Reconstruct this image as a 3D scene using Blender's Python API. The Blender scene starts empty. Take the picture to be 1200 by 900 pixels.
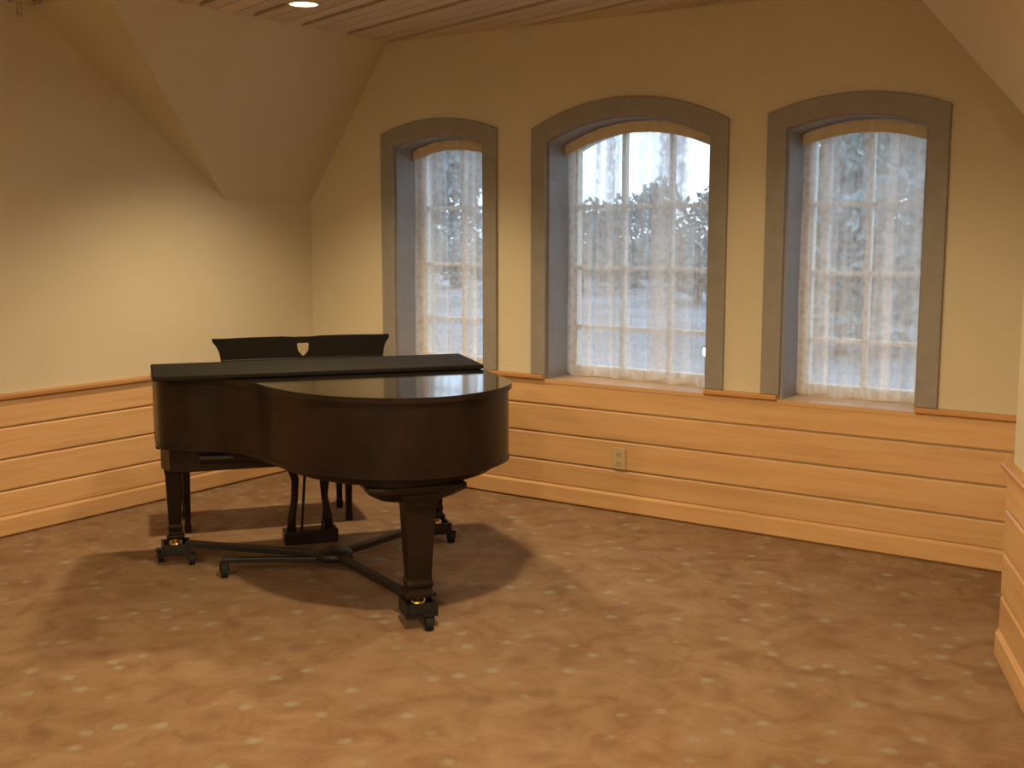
import bpy, bmesh, math, random
from mathutils import Vector, Matrix, geometry
random.seed(7)
C = bpy.context.scene.collection
S = bpy.context.scene
R = math.radians
# ------------------------------------------------------------------ camera
cd = bpy.data.cameras.new('camera'); cam = bpy.data.objects.new('camera', cd); C.objects.link(cam)
cd.sensor_width = 36; cd.lens = 1380.6/1200*36; cd.clip_start = .05; cd.clip_end = 400
cam.location = (5.7044, -5.8138, 1.65)
cam.rotation_euler = (R(90-7.748), 0, R(34.855))
S.camera = cam
# ------------------------------------------------------------------ sky, exposure, lamp settings
W = bpy.data.worlds.new('sky'); S.world = W; W.use_nodes = True
bg = W.node_tree.nodes['Background']
bg.inputs[0].default_value = (.64, .80, 1, 1); bg.inputs[1].default_value = 3.3
S.view_settings.view_transform = 'Standard'; S.view_settings.look = 'None'
S.view_settings.gamma = 1; S.view_settings.use_curve_mapping = False
S.view_settings.exposure = 0.2
LAMP_COL = (1, .735, .40)
LAMPS = [  # x, y, watts, beam angle : one seen downlight, then five unseen ones added for light
    (1.222, -1.262, 70, 118), (3.55, -1.262, 18, 128), (3.55, -3.1, 86, 158), (1.9, -6.7, 32, 179), (3.75, -6.7, 74, 179), (5.6, -6.7, 96, 179)]
# ------------------------------------------------------------------ helpers
def obj(name, me, mat=None, parent=None):
    o = bpy.data.objects.new(name, me); C.objects.link(o)
    if mat and not me.materials: me.materials.append(mat)
    if parent: o.parent = parent
    return o
def mesh(verts, faces, smooth=False):
    me = bpy.data.meshes.new('m'); me.from_pydata([tuple(v) for v in verts], [], faces)
    bm = bmesh.new(); bm.from_mesh(me); bmesh.ops.recalc_face_normals(bm, faces=bm.faces); bm.to_mesh(me); bm.free()
    if smooth: me.polygons.foreach_set('use_smooth', [True]*len(me.polygons))
    me.update(); return me
class MB:
    def __init__(s): s.v = []; s.f = []
    def add(s, v, f):
        n = len(s.v); s.v += [tuple(a) for a in v]; s.f += [tuple(i+n for i in q) for q in f]; return s
    def box(s, x0, x1, y0, y1, z0, z1, b=0):
        if b:
            bm = bmesh.new(); bmesh.ops.create_cube(bm, size=1)
            for v in bm.verts: v.co = ((x0+x1)/2+v.co.x*(x1-x0), (y0+y1)/2+v.co.y*(y1-y0), (z0+z1)/2+v.co.z*(z1-z0))
            bmesh.ops.bevel(bm, geom=bm.edges[:], offset=b, segments=2, affect='EDGES', profile=.5)
            bm.verts.index_update(); s.add([v.co.copy() for v in bm.verts], [[v.index for v in f.verts] for f in bm.faces]); bm.free(); return s
        v = [(x, y, z) for z in (z0, z1) for y in (y0, y1) for x in (x0, x1)]
        return s.add(v, [(0,1,3,2),(4,6,7,5),(0,4,5,1),(2,3,7,6),(0,2,6,4),(1,5,7,3)])
    def prism(s, pts, z0, z1):
        n = len(pts)
        s.add([(x, y, z0) for x, y in pts]+[(x, y, z1) for x, y in pts],
              [tuple(range(n)), tuple(range(2*n-1, n-1, -1))]+[(i, (i+1) % n, (i+1) % n+n, i+n) for i in range(n)]); return s
    def lathe(s, prof, seg=20, c=(0, 0, 0)):
        v = []; f = []; n = len(prof)
        for k in range(seg):
            a = 2*math.pi*k/seg
            v += [(c[0]+r*math.cos(a), c[1]+r*math.sin(a), c[2]+z) for r, z in prof]
        for k in range(seg):
            for i in range(n-1): f.append((k*n+i, ((k+1) % seg)*n+i, ((k+1) % seg)*n+i+1, k*n+i+1))
        f.append(tuple(k*n for k in range(seg))); f.append(tuple(k*n+n-1 for k in reversed(range(seg))))
        return s.add(v, f)
    def rings(s, rings):                       # rings of equal length, closed into a skin with caps
        n = len(rings[0]); b = []
        for r in rings: b += list(r)
        f = [tuple(range(n)), tuple(range(len(b)-1, len(b)-n-1, -1))]
        for j in range(len(rings)-1):
            for i in range(n): f.append((j*n+i, j*n+(i+1) % n, (j+1)*n+(i+1) % n, (j+1)*n+i))
        return s.add(b, f)
    def tube(s, pts, r, seg=10):
        pts = [Vector(p) for p in pts]; rr = []
        for i, p in enumerate(pts):
            t = (pts[min(i+1, len(pts)-1)]-pts[max(i-1, 0)]).normalized()
            a = t.cross(Vector((0, 0, 1)) if abs(t.z) < .9 else Vector((1, 0, 0))).normalized(); b = t.cross(a)
            q = r[i] if isinstance(r, (list, tuple)) else r
            rr.append([p+(a*math.cos(2*math.pi*k/seg)+b*math.sin(2*math.pi*k/seg))*q for k in range(seg)])
        return s.rings(rr)
    def build(s, name, mat=None, parent=None, smooth=False):
        o = obj(name, mesh(s.v, s.f, smooth), mat, parent)
        return o
def soften(o, w=.006, seg=2, angle=35):
    m = o.modifiers.new('bevel', 'BEVEL'); m.width = w; m.segments = seg; m.limit_method = 'ANGLE'; m.angle_limit = R(angle)
    return o
def shade(o, ang=40):
    o.data.polygons.foreach_set('use_smooth', [True]*len(o.data.polygons))
    m = o.modifiers.new('split', 'EDGE_SPLIT'); m.split_angle = R(ang); return o
def struct(o): o['kind'] = 'structure'; return o
def thing(name, label, cat, loc=(0, 0, 0), rz=0, group=None):
    o = bpy.data.objects.new(name, None); C.objects.link(o); o.location = loc; o.rotation_euler = (0, 0, rz)
    o.empty_display_size = .1
    return tag(o, label, cat, group)
def tag(o, label, cat, group=None):
    o['label'] = label; o['category'] = cat
    if group: o['group'] = group
    return o
# ------------------------------------------------------------------ materials
def mat(name, col, rough=.6, spec=.4, **k):
    m = bpy.data.materials.new(name); m.use_nodes = True; b = m.node_tree.nodes['Principled BSDF']
    b.inputs['Base Color'].default_value = (*col, 1); b.inputs['Roughness'].default_value = rough
    b.inputs['Specular IOR Level'].default_value = spec
    for a, v in k.items(): b.inputs[a].default_value = v
    return m
def N(m, t, **k):
    n = m.node_tree.nodes.new(t)
    for a, v in k.items():
        if hasattr(n, a): setattr(n, a, v)
        else: n.inputs[a].default_value = v
    return n
def L(m, a, b): m.node_tree.links.new(a, b)
def ramp(m, fac, stops):
    r = N(m, 'ShaderNodeValToRGB'); e = r.color_ramp.elements
    while len(e) < len(stops): e.new(.5)
    for q, (p, c) in zip(e, stops): q.position = p; q.color = (*c, 1)
    L(m, fac, r.inputs[0]); return r.outputs[0]
def coords(m, scale=(1, 1, 1), kind='Object'):
    t = N(m, 'ShaderNodeTexCoord'); p = N(m, 'ShaderNodeMapping'); p.inputs['Scale'].default_value = scale
    L(m, t.outputs[kind], p.inputs[0]); return p.outputs[0]
def bsdf(m): return m.node_tree.nodes['Principled BSDF']
def bump(m, h, strength, dist=.01):
    b = N(m, 'ShaderNodeBump'); b.inputs['Strength'].default_value = strength; b.inputs['Distance'].default_value = dist
    L(m, h, b.inputs['Height']); L(m, b.outputs[0], bsdf(m).inputs['Normal'])

PLASTER = mat('cream plaster', (.60, .55, .43), .85, .2)
n = N(PLASTER, 'ShaderNodeTexNoise', Scale=90.0, Detail=4.0); L(PLASTER, coords(PLASTER), n.inputs[0]); bump(PLASTER, n.outputs[0], .25, .004)
n2 = N(PLASTER, 'ShaderNodeTexNoise', Scale=1.3, Detail=3.0); L(PLASTER, coords(PLASTER), n2.inputs[0])
L(PLASTER, ramp(PLASTER, n2.outputs[0], [(.3, (.58, .53, .41)), (.7, (.62, .57, .45))]), bsdf(PLASTER).inputs['Base Color'])

def wood(name, dark, mid, light, rough=.45, sc=(1.2, 22, 22)):
    m = mat(name, mid, rough, .4)
    oi = N(m, 'ShaderNodeObjectInfo'); co = coords(m, sc)
    ad = N(m, 'ShaderNodeVectorMath', operation='ADD'); mu = N(m, 'ShaderNodeMath', operation='MULTIPLY'); mu.inputs[1].default_value = 37
    L(m, oi.outputs['Random'], mu.inputs[0]); L(m, co, ad.inputs[0]); L(m, mu.outputs[0], ad.inputs[1])
    a = N(m, 'ShaderNodeTexNoise', Scale=1.0, Detail=6.0, Roughness=.62, Distortion=.6); L(m, ad.outputs[0], a.inputs[0])
    c = ramp(m, a.outputs[0], [(.28, dark), (.5, mid), (.72, light)])
    hs = N(m, 'ShaderNodeHueSaturation'); L(m, c, hs.inputs['Color'])
    ma = N(m, 'ShaderNodeMapRange'); ma.inputs['To Min'].default_value = .9; ma.inputs['To Max'].default_value = 1.08
    L(m, oi.outputs['Random'], ma.inputs[0]); L(m, ma.outputs[0], hs.inputs['Value'])
    L(m, hs.outputs[0], bsdf(m).inputs['Base Color']); bump(m, a.outputs[0], .12, .003)
    return m
OAK = wood('honey oak', (.52, .315, .15), (.62, .39, .20), (.67, .44, .235), .42)
OAKD = wood('darker honey oak rail', (.40, .19, .075), (.48, .25, .10), (.54, .30, .13), .38)
LIMED = wood('limed ceiling boards', (.50, .42, .33), (.60, .51, .41), (.66, .57, .46), .75)
VOID = mat('dark backing above the ceiling boards', (.035, .02, .014), .9, .1)
CASING = mat('taupe casing paint', (.27, .255, .245), .5, .35)
n = N(CASING, 'ShaderNodeTexNoise', Scale=14.0, Detail=5.0); L(CASING, coords(CASING), n.inputs[0])
L(CASING, ramp(CASING, n.outputs[0], [(.3, (.25, .237, .226)), (.7, (.29, .275, .262))]), bsdf(CASING).inputs['Base Color'])
SASH = mat('cream sash paint', (.62, .57, .47), .5, .35)
GLASS = bpy.data.materials.new('window glass'); GLASS.use_nodes = True
nt = GLASS.node_tree; nt.nodes.remove(nt.nodes['Principled BSDF'])
tr = N(GLASS, 'ShaderNodeBsdfTransparent'); tr.inputs[0].default_value = (.93, .96, .97, 1); gl = N(GLASS, 'ShaderNodeBsdfGlossy'); gl.inputs['Roughness'].default_value = .03
mx = N(GLASS, 'ShaderNodeMixShader'); mx.inputs[0].default_value = .06
L(GLASS, tr.outputs[0], mx.inputs[1]); L(GLASS, gl.outputs[0], mx.inputs[2]); L(GLASS, mx.outputs[0], nt.nodes['Material Output'].inputs[0])

# sheer lace: threads of white voile, open between them
LACE = bpy.data.materials.new('white lace voile'); LACE.use_nodes = True
nt = LACE.node_tree; nt.nodes.remove(nt.nodes['Principled BSDF'])
tr = N(LACE, 'ShaderNodeBsdfTransparent'); df = N(LACE, 'ShaderNodeBsdfDiffuse'); tl = N(LACE, 'ShaderNodeBsdfTranslucent')
df.inputs[0].default_value = (.80, .79, .80, 1); tl.inputs[0].default_value = (.86, .84, .80, 1)
m1 = N(LACE, 'ShaderNodeMixShader'); m1.inputs[0].default_value = .26; L(LACE, df.outputs[0], m1.inputs[1]); L(LACE, tl.outputs[0], m1.inputs[2])
co = coords(LACE, (1, 1, 1)); nz = N(LACE, 'ShaderNodeTexNoise', Scale=22.0, Detail=3.0, Distortion=1.4); L(LACE, co, nz.inputs[0])
vo = N(LACE, 'ShaderNodeTexVoronoi', Scale=26.0); L(LACE, co, vo.inputs[0])
ad = N(LACE, 'ShaderNodeMath', operation='ADD'); L(LACE, nz.outputs[0], ad.inputs[0]); L(LACE, vo.outputs['Distance'], ad.inputs[1])
mr = N(LACE, 'ShaderNodeMapRange'); mr.inputs['From Min'].default_value = .55; mr.inputs['From Max'].default_value = 1.2
mr.inputs['To Min'].default_value = .53; mr.inputs['To Max'].default_value = .71; L(LACE, ad.outputs[0], mr.inputs[0])
m2 = N(LACE, 'ShaderNodeMixShader'); 
st = N(LACE, 'ShaderNodeTexNoise', Scale=1.0, Detail=2.0); L(LACE, coords(LACE, (13, .5, .35)), st.inputs[0])
sr = N(LACE, 'ShaderNodeMapRange'); sr.inputs['From Min'].default_value = .36; sr.inputs['From Max'].default_value = .64; sr.inputs['To Min'].default_value = -.27; sr.inputs['To Max'].default_value = .20; L(LACE, st.outputs[0], sr.inputs[0])
sa = N(LACE, 'ShaderNodeMath', operation='ADD', use_clamp=True); L(LACE, mr.outputs[0], sa.inputs[0]); L(LACE, sr.outputs[0], sa.inputs[1])
L(LACE, sa.outputs[0], m2.inputs[0]); L(LACE, tr.outputs[0], m2.inputs[1]); L(LACE, m1.outputs[0], m2.inputs[2])
L(LACE, m2.outputs[0], nt.nodes['Material Output'].inputs[0])

# carpet: tan pile with brown clouds and small pale sprigs
CARPET = mat('patterned tan carpet', (.40, .26, .15), .95, .1)
co = coords(CARPET)
a = N(CARPET, 'ShaderNodeTexNoise', Scale=5.5, Detail=5.0, Roughness=.6, Distortion=.8); L(CARPET, co, a.inputs[0])
base = ramp(CARPET, a.outputs[0], [(.34, (.23, .138, .082)), (.5, (.275, .178, .110)), (.66, (.315, .214, .139))])
rot = N(CARPET, 'ShaderNodeMapping'); rot.inputs['Rotation'].default_value = (0, 0, R(33)); L(CARPET, co, rot.inputs[0])
v = N(CARPET, 'ShaderNodeTexVoronoi', Scale=7.5, Randomness=.5); L(CARPET, rot.outputs[0], v.inputs[0])
wn = N(CARPET, 'ShaderNodeTexNoise', Scale=40.0, Detail=2.0); L(CARPET, co, wn.inputs[0])
sm = N(CARPET, 'ShaderNodeMath', operation='MULTIPLY_ADD'); sm.inputs[1].default_value = .22; L(CARPET, wn.outputs[0], sm.inputs[0]); L(CARPET, v.outputs['Distance'], sm.inputs[2])
spot = N(CARPET, 'ShaderNodeMapRange'); spot.inputs['From Min'].default_value = .36; spot.inputs['From Max'].default_value = .20
spot.inputs['To Min'].default_value = 0; spot.inputs['To Max'].default_value = .75; L(CARPET, sm.outputs[0], spot.inputs[0])
mixc = N(CARPET, 'ShaderNodeMix', data_type='RGBA'); L(CARPET, spot.outputs[0], mixc.inputs[0]); L(CARPET, base, mixc.inputs[6]); mixc.inputs[7].default_value = (.33, .31, .255, 1)
v2 = N(CARPET, 'ShaderNodeTexVoronoi', Scale=4.3, Randomness=.6); L(CARPET, rot.outputs[0], v2.inputs[0])
s2 = N(CARPET, 'ShaderNodeMapRange'); s2.inputs['From Min'].default_value = .30; s2.inputs['From Max'].default_value = .12; s2.inputs['To Max'].default_value = .5; L(CARPET, v2.outputs['Distance'], s2.inputs[0])
mixd = N(CARPET, 'ShaderNodeMix', data_type='RGBA'); L(CARPET, s2.outputs[0], mixd.inputs[0]); L(CARPET, mixc.outputs[2], mixd.inputs[6]); mixd.inputs[7].default_value = (.19, .112, .074, 1)
L(CARPET, mixd.outputs[2], bsdf(CARPET).inputs['Base Color'])
pn = N(CARPET, 'ShaderNodeTexNoise', Scale=260.0, Detail=2.0); L(CARPET, co, pn.inputs[0]); bump(CARPET, pn.outputs[0], .5, .006)

EBONY = mat('dark ebonised piano finish', (.014, .008, .007), .32, .22)
n = N(EBONY, 'ShaderNodeTexNoise', Scale=6.0, Detail=4.0); L(EBONY, coords(EBONY), n.inputs[0])
L(EBONY, ramp(EBONY, n.outputs[0], [(.3, (.010, .0058, .0054)), (.7, (.018, .0105, .0085))]), bsdf(EBONY).inputs['Base Color'])
LIDM = mat('polished ebonised lid', (.012, .009, .008), .09, .45, **{'Coat Weight': .25, 'Coat Roughness': .05})
FLAP = mat('satin underside of the lid', (.010, .008, .007), .7, .12)
SATIN = mat('satin black metal', (.012, .011, .013), .45, .4)
BRASS = mat('worn brass', (.62, .42, .16), .3, .5, Metallic=1.0)
RUBBER = mat('black rubber wheel', (.01, .01, .011), .7, .3)
PADDED = mat('black bench vinyl', (.014, .010, .010), .45, .4)
HEADER = mat('cream header cloth', (.60, .52, .38), .9, .1)
IVORY = mat('ivory plastic', (.50, .41, .26), .5, .3)
SLOT = mat('dark slot', (.02, .015, .012), .7, .2)
WHITEM = mat('cream painted metal', (.55, .47, .32), .45, .4)
LENS = bpy.data.materials.new('lit lamp lens'); LENS.use_nodes = True
b = bsdf(LENS); b.inputs['Emission Color'].default_value = (1, .86, .62, 1); b.inputs['Emission Strength'].default_value = 9

# ------------------------------------------------------------------ room shell
ZC, ZW, ZK = 2.7775, .762, 1.795
XR, YR = 4.77, -1.18
OB = Vector((.3764, -.9265))                                   # run of the angled wall
OBEND = Vector((XR, YR))+OB*7.3                                # where it meets the wall behind the camera
YF = OBEND.y
DR = Vector((4.05, -.98))                                      # meeting of the right slopes at the ceiling
floor = struct(MB().box(-.2, 8.2, YF-.2, .34, -.12, 0).build('floor', CARPET))
ceil = struct(MB().box(-.2, 8.2, YF-.2, .34, ZC+.02, ZC+.14).build('ceiling', VOID))
wall_left = struct(MB().box(-.2, 0, YF-.2, .34, 0, ZC+.02).build('wall_left', PLASTER))
wall_front = struct(MB().box(0, OBEND.x, YF-.2, YF, 0, ZC+.02).build('wall_front', PLASTER))
wall_right = struct(MB().prism([(XR, .34), (XR, YR), tuple(OBEND), (OBEND.x, YF-.2), (8.2, YF-.2), (8.2, .34)], 0, ZC+.02).build('wall_right', PLASTER))
# sloped plaster above the knee walls
A = Vector((0, -.739, ZK)); A0 = Vector((0, 0, ZK)); E_ = Vector((0, -2.03, ZC+.02)); K0 = Vector((0, 0, ZC+.02))
k = (ZC+.02-ZK)/(ZC-ZK)
S0 = Vector((.705*k, 0, ZC+.02)); D = Vector((.705*k, -2.12, ZC+.02))
mu_ = mesh([A, A0, E_, K0, S0, D], [(0, 1, 4, 5), (0, 5, 2), (2, 5, 4, 3), (0, 2, 3, 1), (1, 3, 4)])
struct(obj('wall_left_slope', mu_, PLASTER))
ZKR = 2.0
a = Vector((XR, YR, ZKR)); a0 = Vector((XR, 0, ZKR)); d = Vector((DR.x, DR.y, ZC+.02)); d0 = Vector((DR.x, 0, ZC+.02)); k0 = Vector((XR, 0, ZC+.02))
o3 = Vector((OB.x, OB.y, 0))*7.0
ac = Vector((XR, YR, ZC+.02))
mr_ = mesh([a, a0, d, d0, k0, ac, a+o3, d+o3, ac+o3], [(0, 1, 3, 2), (0, 2, 7, 6), (2, 3, 4, 5), (7, 2, 5, 8), (0, 5, 4, 1), (1, 4, 3), (0, 6, 8, 5), (6, 7, 8)])
struct(obj('wall_right_slope', mr_, PLASTER))

# back wall with three segment-headed openings
CW = .098                                                       # casing width
WIN = [dict(x0=.645, x1=1.552, zs=2.213, rise=.080, cols=2), dict(x0=1.803, x1=3.045, zs=2.196, rise=.150, cols=3), dict(x0=3.262, x1=4.172, zs=2.208, rise=.082, cols=2)]
ZB = .715                                                       # bottom of the openings
def arc(x0, x1, zs, rise, n=20):                                # left to right along the head
    h = (x1-x0)/2; r = (h*h+rise*rise)/(2*rise); cx = (x0+x1)/2; cz = zs+rise-r; a = math.asin(h/r)
    return [(cx+r*math.sin(-a+2*a*i/n), cz+r*math.cos(-a+2*a*i/n)) for i in range(n+1)]
def opening(w, inset, n=20):
    """outline of the opening inset from the casing's outer line, from lower left over the head to lower right"""
    x0, x1 = w['x0']+inset, w['x1']-inset; h0 = (w['x1']-w['x0'])/2
    rise = w['rise']*((x1-x0)/(2*h0))
    zs = w['zs']-inset*1.0+(w['rise']-rise)
    return x0, x1, zs, rise, arc(x0, x1, zs, rise, n)
holes = []
for w in WIN:
    x0, x1, zs, rise, ar = opening(w, CW)
    holes.append([(x0, ZB)]+ar+[(x1, ZB)])
outer = [(-.1, 0), (XR+.1, 0), (XR+.1, ZC+.02), (-.1, ZC+.02)]
loops = [outer]+holes
tri = geometry.tessellate_polygon([[Vector((x, z, 0)) for x, z in lp] for lp in loops])
flat = [p for lp in loops for p in lp]; nf = len(flat); TH = .34
V = [(x, 0, z) for x, z in flat]+[(x, TH, z) for x, z in flat]
F = [tuple(t) for t in tri]+[tuple(i+nf for i in reversed(t)) for t in tri]
off = 0
for lp in loops:
    m = len(lp)
    for i in range(m): j = (i+1) % m; F.append((off+i, off+j, off+j+nf, off+i+nf))
    off += m
wall_back = struct(obj('wall_back', mesh(V, F), PLASTER))

# ---- wainscot: boards, rail and skirting, each run with its room on the right-hand side
ROWS = [(.112, .243), (.250, .412), (.419, .581), (.588, .735)]
def board(name, p0, p1, z0, z1, t, ch, m, parent, cut=.010, y0=0.0):
    p0 = Vector((*p0, 0)); p1 = Vector((*p1, 0)); ln = (p1-p0).length
    pr = [(y0, z0), (-(t-cut), z0), (-t, z0+ch), (-t, z1-ch), (-(t-cut), z1), (y0, z1)]
    o = MB().rings([[(0, y, z) for y, z in pr], [(ln, y, z) for y, z in pr]]).build(name, m, parent)
    o.location = p0; o.rotation_euler = (0, 0, math.atan2(p1.y-p0.y, p1.x-p0.x)); return o
def wainscot(p0, p1, wall, rail=True):
    for z0, z1 in ROWS: board('plank', p0, p1, z0, z1, .020, .007, OAK, wall, cut=.007)
    board('skirting', p0, p1, 0, .112, .032, .014, OAK, wall, cut=.018)
    if rail: board('rail', p0, p1, .735, ZW, .045, .006, OAKD, wall, cut=.006)
wainscot((0, YF), (0, -.0), wall_left)
wainscot((.022, 0), (XR-.02, 0), wall_back, rail=False)
wainscot((XR, 0), (XR, YR), wall_right)
wainscot((XR, YR), tuple(OBEND), wall_right)
wainscot(tuple(OBEND), (0, YF), wall_front)
xs = [.03]
for w in WIN: xs += [w['x0']+CW, w['x1']-CW]
xs.append(XR-.03)
for i in range(0, len(xs), 2): board('rail', (xs[i], 0), (xs[i+1], 0), .735, ZW, .045, .006, OAKD, wall_back, cut=.006)

# ---- ceiling boards: three to a band, wide dark gap between bands
ANG = R(-19.4); dx = Vector((math.cos(ANG), math.sin(ANG))); dn = Vector((-dx.y, dx.x))
lim = [(-.001, 'x>'), ]
def clip(poly, n, c):                                           # keep n.p <= c
    out = []
    for i in range(len(poly)):
        p, q = poly[i], poly[(i+1) % len(poly)]; a, b = n.dot(p)-c, n.dot(q)-c
        if a <= 0: out.append(p)
        if a*b < 0: out.append(p+(q-p)*(a/(a-b)))
    return out
rn = Vector((-OB.y, OB.x)); rn = rn if rn.x > 0 else -rn
planes = [(Vector((-1, 0)), 0), (Vector((0, 1)), -.0), (Vector((0, -1)), -YF), (rn, rn.dot(Vector((XR, 0)))+.02)]
BAND = .354; cuts = [.020, BAND/3, 2*BAND/3, BAND-.020]
for kb in range(-26, 7):
    s0 = -.145+BAND*kb
    for j in range(3):
        a, b = s0+cuts[j]+.004, s0+cuts[j+1]-.004
        poly = [dx*t+dn*s for t, s in ((-4, a), (12, a), (12, b), (-4, b))]
        for n_, c_ in planes:
            if len(poly) > 2: poly = clip(poly, n_, c_)
        if len(poly) < 3: continue
        if max(p.x for p in poly)-min(p.x for p in poly) < .05: continue
        org = min(poly, key=lambda p: p.dot(dx)); 
        loc = [((p-org).dot(dx), (p-org).dot(dn)) for p in poly]
        o = MB().prism(loc, 0, .02).build('plank', LIMED, ceil); o.location = (org.x, org.y, ZC); o.rotation_euler = (0, 0, ANG)

# ------------------------------------------------------------------ windows
def rect_ring(w, in0, in1, y0, y1, zb0, zb1):
    """frame that follows the opening between two insets; closed along the bottom when zb1 > zb0"""
    _, _, _, _, a = opening(w, in0); _, _, _, _, b = opening(w, in1)
    x0, x1 = a[0][0], a[-1][0]; u0, u1 = b[0][0], b[-1][0]
    o = [(x0, zb0)]+a+[(x1, zb0)]; i = [(u0, zb1)]+b+[(u1, zb1)]
    m = MB(); n = len(o); closed = zb1 > zb0
    v = [(x, y, z) for y in (y0, y1) for lp in (o, i) for x, z in lp]; f = []
    idx = lambda y, l, k: (y*2+l)*n+k
    for k in range(n if closed else n-1):
        q = (k+1) % n
        f += [(idx(0,0,k), idx(0,0,q), idx(0,1,q), idx(0,1,k)), (idx(1,0,k), idx(1,1,k), idx(1,1,q), idx(1,0,q)),
              (idx(0,0,k), idx(1,0,k), idx(1,0,q), idx(0,0,q)), (idx(0,1,k), idx(0,1,q), idx(1,1,q), idx(1,1,k))]
    if not closed:
        for k in (0, n-1): f.append((idx(0,0,k), idx(0,1,k), idx(1,1,k), idx(1,0,k)))
    return m.add(v, f)
def head_z(ar, x):
    for (xa, za), (xb, zb) in zip(ar, ar[1:]):
        if xa <= x <= xb: return za+(zb-za)*(x-xa)/(xb-xa)
    return ar[0][1] if x < ar[0][0] else ar[-1][1]
MZ = [1.035, 1.39, 1.75]
CURT = ['narrow sheer lace curtain in the arched window beside the piano', 'wide sheer lace curtain in the broad middle arched window', 'sheer lace curtain in the arched window nearest the right corner']
for wi, w in enumerate(WIN):
    win = bpy.data.objects.new('window_%d' % (wi+1), None); C.objects.link(win); struct(win)
    cx = (w['x0']+w['x1'])/2
    cas = rect_ring(w, 0, CW+.004, -.022, .006, ZW, ZW).build('casing', CASING, win); soften(cas, .005)
    rect_ring(w, CW-.001, CW+.016, .004, .30, ZB+.02, ZB+.02).build('jamb', CASING, win)
    x0, x1, zs, rise, ar = opening(w, CW)
    MB().box(x0, x1, -.024, .30, ZB, ZB+.022).build('sill', OAK, win)
    s0, s1, szs, srise, sar = opening(w, CW+.055)
    rect_ring(w, CW+.014, CW+.062, .245, .30, ZB+.022, ZB+.085).build('sash_frame', SASH, win)
    cols = w['cols']; xsn = [s0+.007+(s1-s0-.014)*i/cols for i in range(cols+1)]; zsn = [ZB+.085]+MZ+[None]
    for i in range(1, cols):
        MB().box(xsn[i]-.013, xsn[i]+.013, .253, .292, ZB+.08, head_z(sar, xsn[i])-.0).build('muntin', SASH, win)
    for z in MZ: MB().box(s0+.004, s1-.004, .256, .289, z-.012, z+.012).build('muntin', SASH, win)
    for i in range(cols):
        for j in range(4):
            xa, xb = xsn[i]+(.011 if i else -.005), xsn[i+1]-(.011 if i < cols-1 else -.005)
            za = zsn[j]+(.010 if j else -.005)
            if j < 3: pts = [(xa, za), (xb, za), (xb, zsn[j+1]-.010), (xa, zsn[j+1]-.010)]
            else: pts = [(xa, za), (xb, za)]+[(xb+(xa-xb)*t/6, head_z(sar, xb+(xa-xb)*t/6)+.004) for t in range(7)]
            n_ = len(pts)
            MB().add([(x, .270, z) for x, z in pts]+[(x, .274, z) for x, z in pts], [tuple(range(n_)), tuple(range(2*n_-1, n_-1, -1))]+[(q, (q+1) % n_, (q+1) % n_+n_, q+n_) for q in range(n_)]).build('pane', GLASS, win)
    # sheer curtain, gathered in folds on a thin rod
    xa, xb = x0+.018, x1-(.075 if wi == 1 else .03)
    rnd = random.Random(wi*5+3); ph = [rnd.uniform(0, 6.28) for _ in range(4)]
    nx = int((xb-xa)/.008); nz_ = 36; v = []; f = []
    _, _, _, _, car = opening(w, CW+.02)
    for i in range(nx+1):
        x = xa+(xb-xa)*i/nx; zt = head_z(car, x)-.004
        for j in range(nz_+1):
            t = j/nz_; z = ZB+.034+.008*math.sin(x*31+ph[3])+(zt-ZB-.034)*t
            amp = .017+.010*(1-t)
            y = .196+amp*math.sin(x*46+ph[0]+1.4*math.sin(x*8+ph[1]))+.004*math.sin(x*131+ph[2])+.005*math.sin(z*5+x*7)
            xo = x+.004*math.sin(z*4.5+ph[1])*min(1, (1-t)*4)*min(1, t*4)
            v.append((xo, y, z))
    for i in range(nx):
        for j in range(nz_): f.append((i*(nz_+1)+j, (i+1)*(nz_+1)+j, (i+1)*(nz_+1)+j+1, i*(nz_+1)+j+1))
    cu = thing('lace_curtain', CURT[wi], 'curtain', (cx, .196, ZB+.022), 0, 'lace curtains in the arched windows')
    me = mesh([(x-cx, y-.196, z-ZB-.022) for x, y, z in v], f, True)
    obj('curtain_panel', me, LACE, cu)
    hv = []; hn = 40
    for i in range(hn+1):
        x = x0+.02+(x1-x0-.04)*i/hn; zt = head_z(car, x); yy = .196+.004*math.sin(x*60)
        hv.append([(x-cx, yy-.196-.034, zt-.066-ZB-.022), (x-cx, yy-.196-.028, zt-.066-ZB-.022), (x-cx, yy-.196-.026, zt-.003-ZB-.022), (x-cx, yy-.196-.032, zt-.003-ZB-.022)])
    MB().rings(hv).build('curtain_header', HEADER, cu)
    MB().tube([(x-cx, 0, head_z(car, x)-.012-ZB-.022) for x in [x0+.016+(x1-x0-.032)*i/16 for i in range(17)]], .005, 8).build('curtain_rod', SASH, cu, True)

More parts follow.
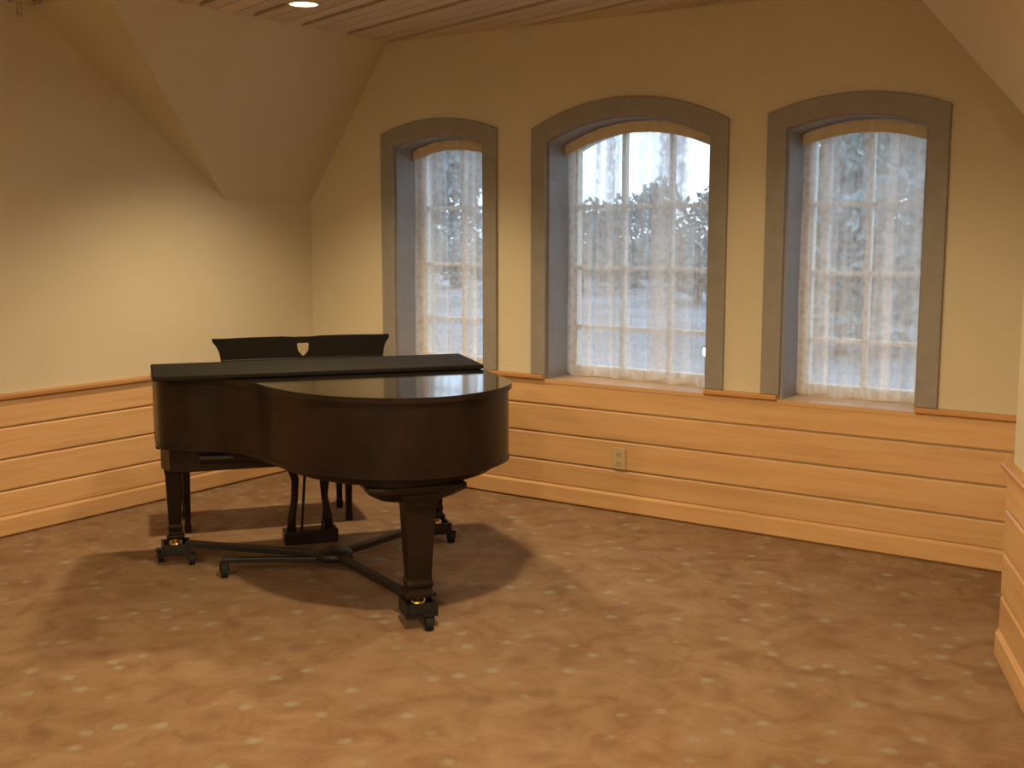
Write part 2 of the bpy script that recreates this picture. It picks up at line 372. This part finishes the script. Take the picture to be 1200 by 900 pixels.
# ------------------------------------------------------------------ ceiling fixtures
DL = ['lit round recessed downlight in the boarded ceiling above the piano', 'unseen downlight added in front of the right-hand window',
      'unseen downlight added over the middle of the carpet', 'unseen downlight nearest the left wall in the added row behind the camera', 'unseen downlight in the middle of the added row behind the camera', 'unseen downlight nearest the angled wall in the added row behind the camera']  # all but the first are unseen lamps added to brighten the room
for i, (x, y, p, beam) in enumerate(LAMPS):
    t = thing('recessed_downlight', DL[i], 'light', (x, y, ZC), 0, 'recessed ceiling downlights')
    MB().lathe([(.072, -.001), (.074, -.007), (.088, -.006), (.092, 0), (.092, .002), (.072, .002)], 32).build('trim_ring', WHITEM, t, True)
    MB().lathe([(.0001, -.0035), (.073, -.003), (.073, .001), (.0001, .001)], 32).build('lens', LENS, t)
    ld = bpy.data.lights.new('downlight', 'SPOT'); ld.energy = p*2.0; ld.color = LAMP_COL; ld.spot_size = R(beam); ld.spot_blend = .8 if beam < 175 else .3; ld.shadow_soft_size = .07
    lo = bpy.data.objects.new('bulb', ld); C.objects.link(lo); lo.parent = t; lo.location = (0, 0, -.085)
t = thing('fire_sprinkler', 'small cream pendant fire sprinkler head hanging at the ceiling edge', 'sprinkler', (.12, -2.17, ZC))
MB().lathe([(.0001, 0), (.034, 0), (.034, -.003), (.020, -.012), (.0001, -.012)], 20).build('escutcheon', WHITEM, t, True)
MB().lathe([(.0001, -.008), (.011, -.008), (.011, -.032), (.015, -.034), (.015, -.044), (.0001, -.044)], 16).build('pipe', WHITEM, t, True)
MB().tube([(.012, 0, -.042), (.022, 0, -.054), (.018, 0, -.066), (.004, 0, -.074), (-.004, 0, -.074), (-.018, 0, -.066), (-.022, 0, -.054), (-.012, 0, -.042)], .0035, 8).build('frame_arms', WHITEM, t, True)
MB().lathe([(.0001, -.073), (.006, -.073), (.021, -.078), (.021, -.080), (.0001, -.080)], 16).build('deflector', WHITEM, t, True)

# ------------------------------------------------------------------ outlet
t = thing('wall_outlet', 'ivory electrical outlet plate on the oak wainscot under the middle window', 'outlet', (2.42, -.022, .318))
soften(MB().box(-.042, .042, -.007, 0, -.062, .062).build('cover_plate', IVORY, t), .003)
for s in (-1, 1):
    MB().box(-.017, .017, -.009, -.006, s*.026-.015, s*.026+.015, .003).build('socket', IVORY, t)
    MB().box(-.008, -.005, -.0097, -.008, s*.026-.006, s*.026+.006).build('slot', SLOT, t); MB().box(.005, .008, -.0097, -.008, s*.026-.006, s*.026+.006).build('slot', SLOT, t)

# ------------------------------------------------------------------ grand piano (local x: treble to bass, local -y: towards the tail)
PA = math.atan2(.797, .604)
PT = (1.545, -1.63, 0)
pn_ = thing('grand_piano', 'dark ebonised grand piano with folded lid flap and raised music desk', 'piano', PT, PA)
def cr(pts, n=8):                                              # Catmull-Rom through the points
    o = []
    P = [Vector(p) for p in pts]
    for i in range(1, len(P)-2):
        for k in range(n):
            t = k/n; a, b, c, d_ = P[i-1:i+3]
            o.append(.5*((2*b)+(c-a)*t+(2*a-5*b+4*c-d_)*t*t+(3*b-a-3*c+d_)*t**3))
    o.append(P[-2]); return [tuple(p) for p in o]
# outline in (u, v), v grows towards the tail; v is written as -y in the local frame
bent = cr([(-.73, .0), (-.73, .26), (-.705, .40), (-.60, .485), (-.45, .55), (-.335, .70), (-.255, .93), (-.16, 1.12), (-.03, 1.26), (.16, 1.365), (.34, 1.375), (.50, 1.31), (.63, 1.20), (.715, 1.06), (.73, .90), (.73, .6)], 6)
def ext(p, g):                                                  # grow the outline outwards by g
    out = []
    n = len(p)
    for i in range(n):
        a, b = Vector(p[max(i-1, 0)]), Vector(p[min(i+1, n-1)]); t = (b-a).normalized(); out.append((p[i][0]-t.y*g, p[i][1]+t.x*g))
    return out
def outl(g, vback): 
    q = ext(bent, g); return [(q[0][0], vback)]+q+[(q[-1][0], vback)]
def neg(p): return [(u, -v) for u, v in p]
rim = shade(MB().prism(neg(outl(0, -.02)), .645, .948).build('rim', EBONY, pn_)); 
MB().prism(neg(outl(.004, -.02)), .645, .660).build('rim_moulding', EBONY, rim)
shade(MB().prism(neg(outl(-.075, .30)), .602, .646).build('inner_frame', EBONY, pn_))
MB().prism(neg([(-.70, -.33), (.70, -.33), (.70, .44), (-.60, .44), (-.68, .40), (-.715, .30)]), .540, .648).build('keybed', EBONY, pn_)
for s in (-1, 1):                                              # cheek arms either side of the keys
    pr = [(-.34, .57), (-.345, .80), (-.33, .835), (-.26, .86), (-.16, .91), (-.07, .945), (0, .948), (0, .57)]
    xa, xb = sorted((s*.73, s*.655))
    o = MB().rings([[(xa, -v, z) for v, z in pr], [(xb, -v, z) for v, z in pr]]).build('cheek_arm', EBONY, pn_); soften(o, .008)
MB().box(-.655, .655, .315, .335, .60, .70, .004).build('key_slip', EBONY, pn_)
pr = [(-.31, .735), (-.315, .755), (-.24, .775), (-.12, .80), (-.03, .835), (-.01, .835), (-.01, .70), (-.31, .70)]
soften(MB().rings([[(-.652, -v, z) for v, z in pr], [(.652, -v, z) for v, z in pr]]).build('fallboard', LIDM, pn_), .004)
lid = shade(MB().prism(neg(outl(.014, .165)), .951, .975).build('lid', LIDM, pn_), 30); soften(lid, .005, 2, 30)
lid.data.materials.append(EBONY)
for f_ in lid.data.polygons:
    if abs(f_.normal.z) < .5: f_.material_index = 1
for u in (-.45, .0, .45):
    MB().tube([(u-.05, -.165, .978), (u+.05, -.165, .978)], .006, 8).build('hinge', BRASS, lid)
# front flap folded back over the lid, resting at a slight tilt
fl = MB().rings([[(-.742, -.172, .984), (-.742, -.172, 1.006), (-.742, -.60, .998), (-.742, -.60, .977)], [(.742, -.172, .984), (.742, -.172, 1.006), (.742, -.60, .998), (.742, -.60, .977)]]).build('lid_flap', FLAP, pn_)
soften(fl, .006)
# music desk
dk = MB().box(-.44, .44, .05, .16, .948, .958).build('music_desk', EBONY, pn_)
MB().box(-.70, .70, -.15, .16, .944, .950).build('pin_block_cover', EBONY, pn_)
for s in (-1, 1):
    g = [(.0, .955), (.0, .99), (.016, 1.005), (.026, 1.02), (.030, 1.045), (.024, 1.065), (.020, 1.085), (.10, 1.090), (.25, 1.090), (.40, 1.087), (.445, 1.088), (.440, 1.068), (.425, 1.05), (.412, 1.02), (.406, .985), (.406, .955)]
    fr = [(s*u, .075+(1.09-z)*.25*-1+.03, z) for u, z in g]; bk = [(x, y+.016, z) for x, y, z in fr]
    soften(MB().rings([fr, bk]).build('desk_panel', FLAP, dk), .003)
soften(MB().box(-.40, .40, .075, .16, .958, .985).build('desk_shelf', EBONY, dk), .004)
soften(MB().box(-.03, .03, .096, .112, 1.055, 1.088).build('desk_bridge', EBONY, dk), .003)
# legs
def leg(u, v, top, cap):
    prof = [(top, cap), (top-.05, cap), (top-.07, cap*.86), (top-.085, cap*.86), (top-.10, cap*.78), (.20, cap*.60), (.19, cap*.68), (.178, cap*.68), (.17, cap*.62), (.155, cap*.62), (.150, cap*.75+.005), (.130, cap*.75+.005)]
    R_ = [[(u+a*h, -v+b*h, z) for a, b in ((-1, -1), (1, -1), (1, 1), (-1, 1))] for z, h in prof]
    o = MB().rings(R_).build('leg', EBONY, pn_); soften(o, .006)
    MB().lathe([(.0001, .13), (.022, .13), (.018, .118), (.012, .112), (.0001, .112)], 14, (u, -v, 0)).build('ferrule', BRASS, o, True)
    MB().lathe([(.0001, .068), (.026, .068), (.030, .075), (.030, .112), (.0001, .114)], 16, (u, -v, 0)).build('caster', BRASS, o, True)
    return o
leg(-.655, .0, .55, .050); leg(.655, .0, .55, .050); leg(.265, 1.235, .602, .080)
soften(MB().rings([[(.255+a*h, -1.165+b*h, z) for a, b in ((-1.25, -.8), (-.9, -1), (.9, -1), (1.25, -.8), (1.25, .8), (.9, 1), (-.9, 1), (-1.25, .8))] for z, h in ((.603, .165), (.580, .165), (.568, .15), (.545, .12), (.53, .092))]).build('leg_plate', EBONY, pn_), .006)
# under-case beams
for (a, b) in (((-.55, .45), (.62, .62)), ((-.15, .85), (.66, .75))):
    MB().tube([(a[0], -a[1], .60), (b[0], -b[1], .60)], .02, 8).build('beam', EBONY, pn_)
# pedal lyre
ly = MB().box(-.13, .13, -.06, .035, .505, .55, .006).build('pedal_lyre', EBONY, pn_)
for s in (-1, 1):
    MB().tube([(s*.095, -.01, .51), (s*.090, -.01, .45), (s*.070, -.01, .38), (s*.076, -.01, .28), (s*.092, -.01, .18), (s*.094, -.01, .11)], [.026, .024, .020, .018, .021, .025], 10).build('lyre_post', EBONY, ly, True)
    MB().tube([(s*.05, -.05, .11), (s*.06, -.33, .55)], .007, 8).build('brace', SATIN, ly)
soften(MB().box(-.135, .135, -.06, .045, .055, .125).build('pedal_box', EBONY, ly), .008)
for u in (-.075, 0, .075):
    MB().rings([[(u-h, y, z), (u+h, y, z), (u+h, y, z+.009), (u-h, y, z+.009)] for h, y, z in ((.011, .04, .07), (.011, .10, .072), (.024, .145, .062), (.018, .195, .05))]).build('pedal', BRASS, ly)

# ------------------------------------------------------------------ spider dolly under the piano
dl = thing('piano_dolly', 'black steel spider dolly with casters under the grand piano', 'dolly', PT, PA)
hub = (.05, .45)
MB().lathe([(.0001, .125), (.075, .125), (.085, .115), (.085, .085), (.0001, .085)], 24, (hub[0], -hub[1], 0)).build('hub', SATIN, dl, True)
def wheel(u, v, parent, r=.032):
    m = MB().tube([(u-.014, -v, r), (u+.014, -v, r)], r, 18).build('wheel', RUBBER, parent, False)
    MB().box(u-.022, u-.017, -v-.014, -v+.014, r-.006, r+.036).box(u+.017, u+.022, -v-.014, -v+.014, r-.006, r+.036).box(u-.022, u+.022, -v-.018, -v+.018, r+.032, r+.038).build('caster_fork', SATIN, parent)
for (u, v) in ((-.655, 0), (.655, 0), (.265, 1.235)):
    du, dv = u-hub[0], v-hub[1]; ln = math.hypot(du, dv); px, py = -dv/ln*.021, du/ln*.021
    e = ln-.06; eu, ev = hub[0]+du/ln*e, hub[1]+dv/ln*e
    p = [(hub[0]+px, hub[1]+py), (hub[0]-px, hub[1]-py), (eu-px, ev-py), (eu+px, ev+py)]
    ar_ = soften(MB().prism(neg(p), .088, .118).build('arm', SATIN, dl), .004)
    # a low cradle that takes the leg's caster
    MB().box(u-.068, u+.068, -v-.068, -v+.068, .052, .066).box(u-.068, u-.056, -v-.068, -v+.068, .06, .108).box(u+.056, u+.068, -v-.068, -v+.068, .06, .108).box(u-.06, u+.06, -v-.068, -v-.056, .06, .108).box(u-.06, u+.06, -v+.056, -v+.068, .06, .108).build('leg_cradle', SATIN, dl)
    for q in (-1, 1): wheel(u+q*.085*abs(py)/.021, v+q*.085*abs(px)/.021, dl, .03)
a_, b_ = Vector(hub), Vector((-.46, .31)); t_ = (b_-a_).normalized(); s_ = Vector((-t_.y, t_.x))*.018
soften(MB().prism(neg([tuple(a_+s_), tuple(a_-s_), tuple(b_-s_), tuple(b_+s_)]), .074, .096).build('brake_arm', SATIN, dl), .004)
wheel(-.45, .315, dl, .037)

# ------------------------------------------------------------------ bench
bn = thing('piano_bench', 'dark wooden piano bench with padded seat standing behind the grand piano', 'bench', PT, PA)
bu0, bu1, bv0, bv1 = -.60, .33, -.93, -.56
soften(MB().box(bu0-.02, bu1+.02, -bv1-.02, -bv0+.02, .455, .475).build('seat', EBONY, bn), .006)
cu_ = MB().box(bu0, bu1, -bv1, -bv0, .475, .505, .012).build('cushion', PADDED, bn)
for v in (bv0+.02, bv1-.02): MB().box(bu0+.03, bu1-.03, -v-.009, -v+.009, .395, .456).build('apron', EBONY, bn)
for u in (bu0+.03, bu1-.03): MB().box(u-.009, u+.009, -bv1+.02, -bv0-.02, .395, .456).build('apron', EBONY, bn)
for u in (bu0+.028, bu1-.028):
    for v in (bv0+.028, bv1-.028):
        MB().rings([[(u+a*h, -v+b*h, z) for a, b in ((-1, -1), (1, -1), (1, 1), (-1, 1))] for z, h in ((.456, .026), (.38, .026), (.36, .021), (.05, .015), (.04, .019), (0, .017))]).build('leg', EBONY, bn)

# ------------------------------------------------------------------ outside the windows
GROUND = mat('grey courtyard paving', (.34, .35, .36), .9, .2)
n = N(GROUND, 'ShaderNodeTexNoise', Scale=.35, Detail=6.0); L(GROUND, coords(GROUND), n.inputs[0])
L(GROUND, ramp(GROUND, n.outputs[0], [(.35, (.13, .155, .17)), (.65, (.22, .25, .29))]), bsdf(GROUND).inputs['Base Color'])
gr = struct(MB().box(-70, 30, .36, 90, -1.0, -.6).build('ground', GROUND))
BARK = mat('brown bark', (.09, .06, .04), .9, .2)
n = N(BARK, 'ShaderNodeTexNoise', Scale=9.0, Detail=6.0); L(BARK, coords(BARK, (1, 1, .2)), n.inputs[0]); bump(BARK, n.outputs[0], .6, .02)
def leafmat(name, a, b):
    m = mat(name, a, .7, .25); n = N(m, 'ShaderNodeTexNoise', Scale=1.7, Detail=3.0); L(m, coords(m), n.inputs[0])
    L(m, ramp(m, n.outputs[0], [(.35, a), (.65, b)]), bsdf(m).inputs['Base Color']); return m
LEAF = [leafmat('blue green leaves', (.12, .17, .17), (.23, .29, .29)), leafmat('dusty green leaves', (.14, .19, .17), (.27, .32, .29))]
def tree(label, x, y, h, rx, zlow, leaves, size, seed, lm, kind='tree'):
    r = random.Random(seed); t = thing('leafy_'+kind, label, kind, (x, y, -.6), 0, 'greenery beyond the windows')
    if kind == 'tree':
        tk = MB(); tk.tube([(0, 0, -.05), (.05, .03, h*.3), (-.03, .04, h*.6), (0, 0, h*.88)], [.17, .13, .09, .03], 9)
        for k in range(7):
            an = k*2.4+seed; z0 = h*(.3+.08*k); tk.tube([(0, .02, z0), (rx*.4*math.cos(an), rx*.4*math.sin(an), z0+.35), (rx*.75*math.cos(an), rx*.75*math.sin(an), z0+.75)], [.06, .04, .015], 6)
        tk.build('trunk', BARK, t, True)
    else:
        tk = MB()
        for k in range(5): tk.tube([(.05*k-.1, 0, -.03), (.3*math.cos(k*1.3), .3*math.sin(k*1.3), h*.6)], [.03, .012], 6)
        tk.build('stem', BARK, t, True)
    lv = MB(); cl = [(r.uniform(-.75, .75)*rx, r.uniform(-.75, .75)*rx, zlow+(h-zlow)*r.uniform(.12, .88), r.uniform(.3, .55)*rx) for _ in range(14)]
    for _ in range(leaves):
        c = r.choice(cl); d_ = Vector((r.gauss(0, 1), r.gauss(0, 1), r.gauss(0, .8))); d_ = d_.normalized()*c[3]*r.uniform(.5, 1.05)
        p = Vector(c[:3])+d_
        if p.z < zlow*.6: continue
        u = Vector((r.gauss(0, 1), r.gauss(0, 1), r.gauss(0, 1))).normalized(); w_ = u.cross(Vector((r.gauss(0, 1), r.gauss(0, 1), r.gauss(0, 1)))).normalized(); s = size*r.uniform(.6, 1.3)
        lv.add([p-u*s, p-w_*s*.45, p+u*s, p+w_*s*.45], [(0, 1, 2, 3)])
    f_ = lv.build('foliage', lm, t); f_['kind'] = 'stuff'
tree('tall leafy tree outside seen through the left half of the narrow left window', -15.6, 20, 5.6, 1.9, .6, 5200, .17, 3, LEAF[0])
tree('tall dense tree outside filling the right-hand window', -2.9, 19, 6.2, 2.0, .4, 6000, .17, 4, LEAF[1])
tree('tall tree outside at the right edge of the right-hand window', -3.4, 25.5, 6.6, 2.0, .4, 5200, .17, 5, LEAF[0])
tree('low rounded bush outside seen through the left of the middle window', -14.4, 27, 2.95, 1.6, .1, 3000, .14, 6, LEAF[1], 'bush')
tree('low rounded bush outside in the centre of the middle window', -14.9, 31.5, 3.25, 1.9, .1, 3000, .14, 7, LEAF[0], 'bush')
tree('taller bush outside at the right of the middle window', -9.0, 24.5, 3.4, 1.5, .1, 3000, .14, 8, LEAF[1], 'bush')
tree('low bush outside at the right half of the narrow left window', -19.9, 27.5, 3.5, 1.8, .1, 3000, .14, 9, LEAF[0], 'bush')
tree('wide low bush outside across the lower part of the right-hand window', -1.2, 14, 3.1, 1.7, .1, 4500, .13, 10, LEAF[0], 'bush')
# small lit lantern on a post beyond the middle window
ray = (Vector((2.845, .2, .94))-cam.location).normalized(); q = cam.location+ray*((7.0-cam.location.y)/ray.y)
lt = thing('garden_lantern', 'small lit lantern on a low post outside the middle window', 'lantern', (q.x, q.y, -.6))
hq = q.z+.6
MB().lathe([(.0001, 0), (.07, 0), (.07, .02), (.022, .04), (.022, max(.06, hq-.06)), (.04, max(.07, hq-.05)), (.0001, max(.07, hq-.05))], 14).build('post', SATIN, lt, True)
BULB = bpy.data.materials.new('lit lantern glass'); BULB.use_nodes = True
b = bsdf(BULB); b.inputs['Emission Color'].default_value = (1, .93, .8, 1); b.inputs['Emission Strength'].default_value = 12
MB().lathe([(.0001, hq-.05), (.035, hq-.05), (.045, hq), (.032, hq+.05), (.0001, hq+.05)], 16).build('lantern_glass', BULB, lt, True)
MB().lathe([(.0001, hq+.05), (.06, hq+.05), (.03, hq+.075), (.0001, hq+.09)], 16).build('lantern_cap', SATIN, lt, True)
